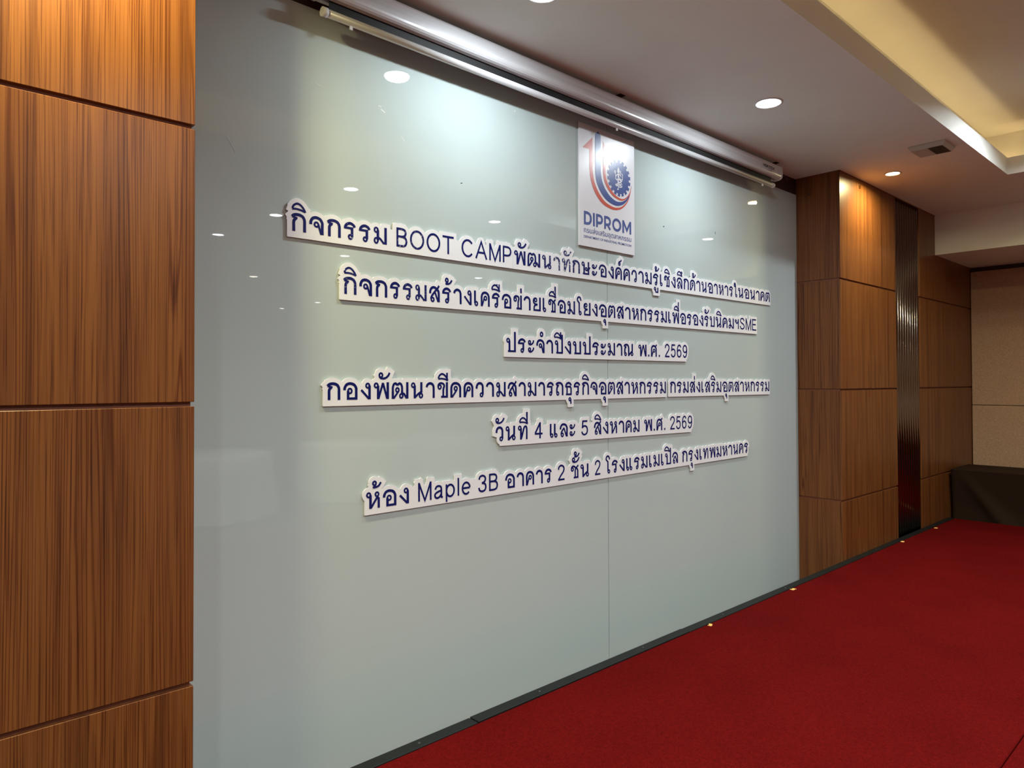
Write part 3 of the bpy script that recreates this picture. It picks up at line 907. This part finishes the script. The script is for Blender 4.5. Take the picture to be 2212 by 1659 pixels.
sign('กิจกรรม BOOT CAMP', [(0, 1.142), (3, 1.3532), (7, 1.5892), (12, 1.9238), (-1, 2.219)],
     2.108, .0022, 'white foam board reading กิจกรรม BOOT CAMP, start of the topmost line', clip=(-9, 2.2265), peel={3: 'vinyl_p', 6: 'vinyl_p', 7: 'vinyl_p'})
sign('พัฒนาทักษะองค์ความรู้เชิงลึกด้านอาหารในอนาคต', [(0, 2.2352), (2, 2.4198), (5, 2.6346), (8, 2.8402), (11, 3.0449), (16, 3.3776), (21, 3.6854), (29, 4.1952), (-1, 4.6748)],
     2.1105, .0022, 'long white foam board reading พัฒนาทักษะองค์ความรู้ at the right of the topmost line', clip=(2.2275, 4.686), peel={2: 'vinyl_p', 3: 'vinyl_pp', 4: 'vinyl_pp', 5: 'vinyl_p'})
sign('กิจกรรมสร้างเครือข่ายเชื่อมโยงอุตสาหกรรมเพื่อรองรับนิคมฯSME', [(0, 1.351), (3, 1.5585), (6, 1.7502), (11, 2.0321), (16, 2.3538), (21, 2.666), (24, 2.84), (28, 3.1168), (34, 3.4985), (41, 3.9705), (45, 4.267), (-1, 4.4821)],
     1.8985, .0028, 'longest white foam board ending in SME, second line from the top', clip=(-9, 4.494), peel={0: 'vinyl_p', 4: 'vinyl_p', 5: 'vinyl_p'})
sign('ประจำปีงบประมาณ พ.ศ. 2569', [(0, 2.1847), (3, 2.3788), (6, 2.5759), (11, 2.9084), (15, 3.1733), (20, 3.422), (-1, 3.6502)],
     1.701, .003, 'short white foam board reading ประจำปีงบประมาณ พ.ศ. 2569, third line', cut=(.05, .33))
sign('กองพัฒนาขีดความสามารถธุรกิจอุตสาหกรรม', [(0, 1.2823), (4, 1.5665), (7, 1.7912), (12, 2.1217), (18, 2.5103), (21, 2.7025), (23, 2.8361), (27, 3.1073), (-1, 3.4293)],
     1.4975, -.0002, 'long white foam board reading กองพัฒนาขีดความสามารถ, left of the fourth line', clip=(-9, 3.438))
sign('กรมส่งเสริมอุตสาหกรรม', [(0, 3.4716), (3, 3.6753), (9, 4.0432), (-1, 4.6558)],
     1.498, -.0015, 'white foam board reading กรมส่งเสริมอุตสาหกรรม, right of the fourth line', clip=(3.457, 4.666))
sign('วันที่ 4 และ 5 สิงหาคม พ.ศ. 2569', [(0, 2.1173), (2, 2.2551), (4, 2.3643), (6, 2.4666), (10, 2.6961), (12, 2.7945), (16, 3.056), (19, 3.2211), (24, 3.4697), (-1, 3.698)],
     1.2965, -.0085, 'short white foam board reading วันที่ 4 และ 5 สิงหาคม, fifth line', cut=(.62, .33))
sign('ห้อง Maple 3B อาคาร 2 ชั้น 2 โรงแรมเมเปิล กรุงเทพมหานคร', [(0, 1.4495), (4, 1.6938), (7, 1.8983), (10, 2.0142), (13, 2.1759), (19, 2.5235), (21, 2.6172), (24, 2.7999), (26, 2.8852), (38, 3.5903), (45, 4.0377), (-1, 4.3584)],
     1.0725, .0066, 'lowest white foam board reading ห้อง Maple 3B อาคาร 2', cut=(.14, .3))

# ================================================================== printed logo board
def poly_part(name, pts, y, mat, parent, th=0.0006):
    n = len(pts)
    tri = tessellate_polygon([[Vector((x, z, 0)) for x, z in pts]])
    V = [(x, y - th, z) for x, z in pts] + [(x, y, z) for x, z in pts]
    Fc = [tuple(t) for t in tri] + [(i, (i + 1) % n, (i + 1) % n + n, i + n) for i in range(n)]
    me = me_from(name, V, Fc)
    fix_normals(me)
    return link(name, me, mat, parent)

def text_part(name, body, x0, x1, zb, hcap, y, mat, parent, offset=0.0, ref='H'):
    """print set in Blender's own built-in face, fitted to a width and a cap height"""
    c = bpy.data.curves.new('text', 'FONT')
    c.body = body
    c.offset = offset
    c.resolution_u = 3
    to = bpy.data.objects.new('text', c)
    COL.objects.link(to)
    dg = bpy.context.evaluated_depsgraph_get()
    me = bpy.data.meshes.new_from_object(to.evaluated_get(dg))
    c.body = ref
    dg.update()
    mr = bpy.data.meshes.new_from_object(to.evaluated_get(bpy.context.evaluated_depsgraph_get()))
    rh = [v.co.y for v in mr.vertices]
    bpy.data.objects.remove(to); bpy.data.meshes.remove(mr)
    xs = [v.co.x for v in me.vertices]
    a, b = min(xs), max(xs)
    kz = hcap / (max(rh) - min(rh))
    for v in me.vertices:
        v.co = ((v.co.x - a) / (b - a) * (x1 - x0) + x0, y, (v.co.y - min(rh)) * kz + zb)
    me.materials.clear()
    me.name = name
    return link(name, me, mat, parent)

lb = empty('logo_board', (2.914, 0, 2.257))
tag(lb, 'tall white board printed with a red and blue arrow logo and DIPROM', 'sign')
LX, LZ = 2.914, 2.257
box('panel', (2.686 - LX, -0.0095, 0.0), (3.143 - LX, -0.0015, 2.888 - LZ), M['board'], lb, bev=0.0008)
loc = lambda pts: [(x - LX, z - LZ) for x, z in pts]
YP = -0.0097
redL = sm([(2.767, 2.66), (2.779, 2.60), (2.81, 2.545), (2.86, 2.503), (2.92, 2.484), (2.98, 2.482), (3.04, 2.503), (3.09, 2.555), (3.116, 2.63)]) + \
       sm([(2.791, 2.665), (2.803, 2.607), (2.834, 2.557), (2.88, 2.518), (2.93, 2.50), (2.98, 2.495), (3.035, 2.511), (3.085, 2.557), (3.115, 2.628)])[::-1] + [(2.791, 2.829), (2.715, 2.762), (2.767, 2.764)]
blue = sm([(2.813, 2.655), (2.823, 2.605), (2.852, 2.56), (2.90, 2.524), (2.955, 2.508), (3.0, 2.508), (3.05, 2.527), (3.09, 2.567), (3.117, 2.635)]) + \
       sm([(2.857, 2.662), (2.866, 2.622), (2.888, 2.585), (2.925, 2.553), (2.965, 2.535), (3.0, 2.53), (3.045, 2.541), (3.087, 2.573), (3.116, 2.633)])[::-1] + [(2.857, 2.853), (2.835, 2.871), (2.813, 2.851)]
redR = sm([(2.876, 2.66), (2.886, 2.622), (2.908, 2.59), (2.945, 2.56), (2.985, 2.545), (3.03, 2.541), (3.07, 2.558), (3.10, 2.59), (3.118, 2.64)]) + \
       sm([(2.895, 2.663), (2.904, 2.63), (2.924, 2.600), (2.955, 2.573), (2.99, 2.557), (3.03, 2.551), (3.068, 2.564), (3.098, 2.594), (3.117, 2.638)])[::-1] + [(2.895, 2.761), (2.937, 2.763), (2.876, 2.828)]
poly_part('red_arrow', loc(redL), YP, M['p_red'], lb)['label'] = 'red arrow sweeping round the gear'
poly_part('blue_arrow', loc(blue), YP - .0001, M['p_blue'], lb)['label'] = 'blue arrow sweeping round the gear'
poly_part('red_arrow', loc(redR), YP - .0002, M['p_red'], lb)['label'] = 'small inner red arrow'
gp, NT_ = [], 18
for i in range(NT_):
    for d, rr in ((-.30, .0985), (.22, .0985), (.30, .084), (.70, .084)):
        a = 2 * math.pi * (i + d) / NT_ + math.pi / 2
        gp.append((3.008 + rr * math.cos(a), 2.659 + rr * math.sin(a)))
gear = poly_part('gear', loc(gp), YP - .0003, M['p_blue'], lb)
gear['label'] = 'blue gear wheel'
def zfig(p): return (3.003 - LX + (p[0] - 340) * .000248, 2.659 - LZ - (p[1] - 905) * .000153 + (p[0] - 340) * .00004)
V, Fc = [], []
for wd, p in ((.004, [(340, 540), (300, 660), (318, 720)]), (.004, [(340, 540), (378, 660), (362, 720)]), (.007, [(340, 590), (340, 720)]), (.011, [(338, 650), (338, 735)]),
              (.006, [(300, 770), (380, 770)]), (.013, [(340, 770), (338, 900)]), (.008, [(310, 930), (360, 950), (440, 1020), (400, 1060), (310, 1090)]), (.012, [(320, 950), (330, 1060)]),
              (.005, [(300, 780), (245, 850), (240, 920), (270, 970), (300, 950)]), (.005, [(245, 860), (232, 740)]), (.004, sm([(225, 650), (250, 690), (225, 730), (200, 690), (225, 650)])),
              (.005, [(385, 790), (430, 870), (400, 740), (420, 650)]), (.005, [(370, 900), (420, 960), (475, 970), (478, 800), (440, 740)]), (.008, [(325, 1090), (330, 1200)]),
              (.006, [(330, 1200), (332, 1305), (290, 1305)]), (.006, [(305, 1110), (240, 1140), (270, 1185), (310, 1160)]), (.005, [(355, 1130), (410, 1140), (440, 1090)]),
              (.005, [(360, 1160), (455, 1195), (450, 1225), (380, 1235), (350, 1200)]), (.004, [(440, 1100), (465, 1150)])):
    v, f = ribbon(wd, [zfig(q) for q in p], 1, 1)
    o_ = len(V)
    V += [(x, YP - .0012 - .00002 * o_ / 10, z) for x, z in v]
    Fc += [tuple(i + o_ for i in q) for q in f]
link('emblem_figure', me_from('emblem_figure', V, Fc), M['p_white'], gear)['label'] = 'white line drawing of a standing figure'
BW = .235
LOGO = {'D': (.98, [S((.117, 0), (.117, 1.16), w=BW), S((.02, 1.045), (.42, 1.045), w=BW), S((.02, .117), (.42, .117), w=BW), C([(.40, 1.045), (.66, .98), (.83, .80), (.865, .58), (.83, .36), (.66, .18), (.40, .117)], w=BW)]),
        'I': (.235, [S((.117, 0), (.117, 1.16), w=BW)]),
        'P': (.90, [S((.117, 0), (.117, 1.16), w=BW), S((.02, 1.045), (.46, 1.045), w=BW), S((.02, .40), (.46, .40), w=BW), C([(.44, 1.045), (.66, .98), (.76, .83), (.78, .72), (.76, .61), (.66, .46), (.44, .40)], w=BW)]),
        'O': (1.22, [(BW, arc(.61, .58, .495, .475, 90, 450, 30))]),
        'M': (1.25, [S((.117, 0), (.117, 1.16), w=BW), S((.13, 1.10), (.625, .30), (1.12, 1.10), w=BW * .9), S((1.133, 0), (1.133, 1.16), w=BW)])}
LOGO['R'] = (.93, LOGO['P'][1] + [S((.46, .42), (.80, .0), w=BW)])
nat = sum(LOGO[c][0] for c in 'DIPROM') + .16 * 5
kx, x_ = (3.112 - 2.722) / nat, 2.722 - LX
for ch in 'DIPROM':
    V, Fc = [], []
    for k_, (wd, p) in enumerate(LOGO[ch][1]):
        v, f = ribbon(wd, p, kx, .0695 / 1.16)
        o_ = len(V)
        V += [(x, -.0002 * .1 * k_, z) for x, z in v]
        Fc += [tuple(i + o_ for i in q) for q in f]
    o = link('print', me_from('print', V, Fc), M['p_blue'], lb)
    o.location = (x_, YP - .0004, 2.368 - LZ)
    x_ += (LOGO[ch][0] + .16) * kx
text_part('print', 'กรมส่งเสริมอุตสาหกรรม', 2.721 - LX, 3.112 - LX, 2.3275 - LZ, .0205, YP - .0004, M['p_blue'], lb, offset=.006, ref='น')
text_part('print', 'DEPARTMENT OF INDUSTRIAL PROMOTION', 2.721 - LX, 3.112 - LX, 2.3005 - LZ, .0125, YP - .0004, M['p_blue'], lb, offset=.010)

# ================================================================== projector screen under the ceiling
PX0, PX1, PYF, PYB, PZ0, PZ1 = 1.205, 4.646, -0.120, -0.044, 2.948, 3.035
PYM = -0.082
ps = empty('projector_screen', ((PX0 + PX1) / 2, PYM, PZ1))
tag(ps, 'rolled-up projector screen in a long white housing under the ceiling', 'projector screen')
PO = Vector(((PX0 + PX1) / 2, PYM, PZ1))
def pp(l): return [(y - PO.y, z - PO.z) for y, z in l]
hp = [(PYB, PZ1), (PYB, PZ0 + .006), (PYB + .004 * -1, PZ0), (-.068, PZ0 - .001), (-.069, PZ0 + .02), (-.086, PZ0 + .02), (-.087, PZ0 - .001), (PYF + .016, PZ0 + .001), (PYF + .007, PZ0 + .006),
      (PYF + .002, PZ0 + .014), (PYF, PZ0 + .022), (PYF, PZ1 - .010), (PYF + .003, PZ1 - .003), (PYF + .010, PZ1)]
prism('housing', pp(hp), 'x', PX0 + .006 - PO.x, PX1 - .006 - PO.x, M['alu'], ps)
box('slot', (PX0 + .02 - PO.x, -.086 - PO.y, PZ0 + .008 - PO.z), (PX1 - .02 - PO.x, -.069 - PO.y, PZ0 + .0195 - PO.z), M['black'], ps)
cp = [(PYB + .002, PZ1 + .002), (PYB + .002, PZ0), (-.070, PZ0 - .006), (PYF + .018, PZ0 - .004), (PYF + .004, PZ0 + .004), (PYF - .002, PZ0 + .018), (PYF - .002, PZ1 - .004), (PYF + .006, PZ1 + .002)]
for a, b in ((PX0 - .004, PX0 + .008), (PX1 - .008, PX1 + .004)):
    ec = prism('end_cap', pp(cp), 'x', a - PO.x, b - PO.x, M['plastic'], ps)
for x in (PX0 + .03, (PX0 + PX1) / 2, PX1 - .03):
    boxes('hanger', [((x - .012 - PO.x, -.090 - PO.y, 0), (x + .012 - PO.x, -.070 - PO.y, Z_CEIL - PZ1)), ((x - .02 - PO.x, -.105 - PO.y, Z_CEIL - PZ1 - .003), (x + .02 - PO.x, -.055 - PO.y, Z_CEIL - PZ1 - .0005))], M['dark'], ps)
BZ, BR = 2.8995, .0150
bar = [(-.083 + BR * .95 * math.cos(a), BZ + BR * math.sin(a)) for a in [2 * math.pi * i / 20 for i in range(20)]]
wbar = prism('weight_bar', pp(bar), 'x', 1.238 - PO.x, 4.572 - PO.x, M['alu'], ps, smooth=True)
capc = [(-.083 + BR * 1.15 * math.cos(a), BZ + BR * 1.15 * math.sin(a)) for a in [2 * math.pi * i / 20 for i in range(20)]]
for a, b in ((1.222, 1.242), (4.568, 4.588)):
    prism('bar_cap', pp(capc), 'x', a - PO.x, b - PO.x, M['plastic'], wbar, smooth=True)
box('screen_fabric', (1.25 - PO.x, -.0835 - PO.y, BZ + .010 - PO.z), (4.56 - PO.x, -.0825 - PO.y, PZ0 + .012 - PO.z), M['black'], ps)
for x in (1.34, 2.90, 4.44):
    box('pull_tab', (x - .006 - PO.x, -.086 - PO.y, BZ - BR - .014 - PO.z), (x + .006 - PO.x, -.081 - PO.y, BZ - BR + .002 - PO.z), M['plastic'], wbar)
text_part('brand_print', 'VERTEX', 4.375 - PO.x, 4.540 - PO.x, 2.984 - PO.z, .020, PYF - .0008 - PO.y, M['p_black'], ps, offset=.028)
text_part('brand_print', 'SCREEN', 4.437 - PO.x, 4.505 - PO.x, 2.968 - PO.z, .008, PYF - .0008 - PO.y, M['p_grey'], ps, offset=.01)

# ================================================================== table with a dark cloth in the corner
TX0, TX1, TY0, TY1, TZ = 7.448, 8.00, -2.20, -0.345, 0.749
tb = empty('banquet_table', ((TX0 + TX1) / 2, (TY0 + TY1) / 2, 0))
tag(tb, 'folding table hidden under the dark brown cloth', 'table')
hx, hy = (TX1 - TX0) / 2 - .025, (TY1 - TY0) / 2 - .02
box('table_top', (-hx, -hy, TZ - .035), (hx, hy, TZ - .006), M['plastic'], tb, bev=.004)
for sx in (-1, 1):
    for sy in (-1, 1):
        box('leg', (sx * (hx - .11) - .015, sy * (hy - .2) - .015, 0), (sx * (hx - .11) + .015, sy * (hy - .2) + .015, TZ - .036), M['screw'], tb)
def tablecloth():
    per = []
    L = [((TX0, TY1), (TX0, TY0), (-1, 0)), ((TX0, TY0), (TX1, TY0), (0, -1)), ((TX1, TY0), (TX1, TY1), (1, 0)), ((TX1, TY1), (TX0, TY1), (0, 1))]
    for a, b, nrm in L:
        n = 60 if nrm[0] else 24
        for i in range(n):
            t = i / n
            per.append((a[0] + (b[0] - a[0]) * t, a[1] + (b[1] - a[1]) * t, nrm, t))
    N = len(per)
    rows = [0.0, .012, .05, .09, .13, .17, .21, .25, .29, .33, .37, .41, .45, .5, .6, .73]
    V, Fc = [], []
    for k, d in enumerate(rows):
        g = d / .73
        for i, (x, y, nrm, t) in enumerate(per):
            amp = 0.0
            if nrm == (-1, 0):
                s = abs(y - TY1)
                # long diagonal fold running down from the corner, softer pleats after it
                bul = min(1.0, d / .35)
                ridge = math.exp(-((s - .05 - .55 * g) / (.03 + .07 * g)) ** 2)
                dx, dy = bul * (.050 * (1 - ridge) + .008 * (math.sin(s * 11 + 1.0) + 1) * min(1, s * 3)), 0
            elif nrm == (0, 1):
                dx, dy = .05 * min(1.0, d / .35) * t ** 2, .006 * g * (math.sin(t * 14) + 1)
            else:
                dx, dy = nrm[0] * .008 * g, nrm[1] * (.02 * g * (math.sin(t * 30) + 1))
            z = TZ - d
            if d < .03: z = TZ - d * .6
            V.append((x + dx, y + dy, max(.012, z)))
    for k in range(len(rows) - 1):
        for i in range(N):
            j = (i + 1) % N
            Fc.append((k * N + i, (k + 1) * N + i, (k + 1) * N + j, k * N + j))
    c0 = len(V)
    V.append(((TX0 + TX1) / 2, (TY0 + TY1) / 2, TZ + .001))
    Fc += [(i, (i + 1) % N, c0) for i in range(N)]
    me = me_from('tablecloth', V, Fc, True)
    fix_normals(me)
    o = link('tablecloth', me, M['cloth'])
    for p in me.polygons:
        if len(p.vertices) == 3: p.use_smooth = False
    return o
tag(tablecloth(), 'dark brown cloth draped over the table in the far right corner', 'tablecloth')

# ================================================================== round tables out in the hall (mirrored in the glass)
def round_table(x, y, first=None):
    root = empty('round_table', (x, y, 0))
    tag(root, 'round banquet table out in the hall, seen only mirrored in the glass wall', 'table', 'round hall tables mirrored in the glass')
    lathe('table_top', [(0, .715), (.72, .715), (.73, .725), (.72, .735), (0, .735)], M['plastic'], root, n=32)
    lathe('pedestal', [(0, .0), (.28, .0), (.26, .03), (.05, .06), (.04, .70), (.20, .714), (0, .7145)], M['screw'], root, n=20)
    V, Fc = [], []
    n = 72
    for d, g in ((0, 0), (.01, 0), (.2, .35), (.45, .8), (.7, 1.0)):
        for i in range(n):
            a = 2 * math.pi * i / n
            r = .735 + .008 * (d > 0) + g * (.05 + .045 * math.sin(a * 12))
            V.append((r * math.cos(a), r * math.sin(a), .738 - d))
    for k in range(4):
        for i in range(n):
            Fc.append((k * n + i, (k + 1) * n + i, (k + 1) * n + (i + 1) % n, k * n + (i + 1) % n))
    Fc.append(tuple(range(n)))
    me = me_from('tablecloth', V, Fc, True)
    fix_normals(me)
    c = link('tablecloth', me, M['white_cloth'])
    c.location = (x, y, 0)
    tag(c, 'white cloth on a round hall table, seen only mirrored in the glass wall', 'tablecloth', 'white hall tablecloths mirrored in the glass')
for p in ((3.0, -6.1), (5.1, -6.3), (7.0, -6.6), (1.0, -6.2)):
    round_table(*p)

# ================================================================== small things
dt = empty('ceiling_sensor', (5.043, -0.921, Z_CEIL))
tag(dt, 'small square sensor box on the ceiling beside the coffer', 'sensor')
sq = [(-.10, 0.0), (-.10, -.012), (-.075, -.034), (.075, -.034), (.10, -.012), (.10, 0.0)]
V = []
for s, z in ((.105, 0), (.105, -.008), (.092, -.030)):
    V += [(-s, -s, z), (s, -s, z), (s, s, z), (-s, s, z)]
Fc = [(8, 9, 10, 11), (0, 1, 2, 3)]
for k in (0, 4):
    for i in range(4):
        j = (i + 1) % 4
        Fc.append((k + i, k + j, k + 4 + j, k + 4 + i))
me = me_from('cover', V, Fc); fix_normals(me)
link('cover', me, M['sensor'], dt)
box('dark_window', (-.086, -.086, -.0318), (.086, -.004, -.0295), M['sensor_d'], dt, bev=.0006)
box('light_window', (-.086, .004, -.0312), (.086, .086, -.0295), M['sensor'], dt, bev=.0006)

hk = empty('wall_hook', (5.456, Y_WOOD, 3.010))
tag(hk, 'tiny brass hook high on the right wooden pier', 'hook')
box('plate', (-.012, -.003, -.016), (.012, -.0002, .016), M['brass'], hk, bev=.0008)
hv = sm([(0, .008), (0, -.006), (0, -.016), (0, -.018)], 3)
prism('prong', [(-.003, -.010), (.003, -.010), (.003, -.018), (.012, -.018), (.012, .010), (.008, .010), (.008, -.014), (-.003, -.014)][::-1], 'y', -.009, -.004, M['brass'], hk)
boxes('stem', [((-.003, -.0045, -.003), (.003, -.003, .003))], M['brass'], hk)

for (x, y, z, sx, sy, lb_) in ((5.10, -.07, 3.030, 0, 1, 'grey cable clip at the top of the right pier side'), (4.95, -.004, 3.035, 1, 0, 'grey cable clip on the dark header beside the screen'), (5.10, -.10, 2.93, 0, 1, 'pale cable clip below the ceiling on the right pier side')):
    c = empty('cable_clip', (x, y, z)); tag(c, lb_, 'clip')
    if sy:
        box('saddle', (-.007, -.009, -.005), (.0065, .009, .005), M['clip'], c, bev=.0015); box('nail', (-.0085, -.002, -.002), (-.007, .002, .002), M['screw'], c)
    else:
        box('saddle', (-.009, -.007, -.005), (.009, .0075, .005), M['clip'], c, bev=.0015); box('nail', (-.002, -.0085, -.002), (.002, -.007, .002), M['screw'], c)

def scrap(x, y, s, a, label):
    pts = [(-1, -.45), (-.3, -.7), (.2, -.35), (1.0, -.5), (.85, .3), (.3, .55), (-.2, .3), (-.9, .6)]
    V = [(px * s, py * s, .0022 + .0012 * ((i * 7) % 3)) for i, (px, py) in enumerate(pts)] + [(px * s, py * s, .0008) for px, py in pts]
    n = len(pts)
    Fc = [tuple(range(n)), tuple(range(2 * n - 1, n - 1, -1))] + [(i, (i + 1) % n, (i + 1) % n + n, i + n) for i in range(n)]
    me = me_from('paper_scrap', V, Fc); fix_normals(me)
    o = link('paper_scrap', me, M['scrap'])
    o.location = (x, y, Z_STAGE - .0007); o.rotation_euler = (0, 0, a)
    tag(o, label, 'paper scrap')
scrap(3.27, -.385, .017, .3, 'orange paper scrap on the red carpet below the glass wall, nearest the camera')
scrap(4.195, -.388, .020, -.2, 'orange paper scrap on the carpet in front of the right end of the glass')
scrap(6.062, -.385, .021, .1, 'orange paper scrap on the carpet near the fluted metal inlay')
scrap(6.832, -.395, .022, .2, 'orange paper scrap on the carpet farthest from the camera')
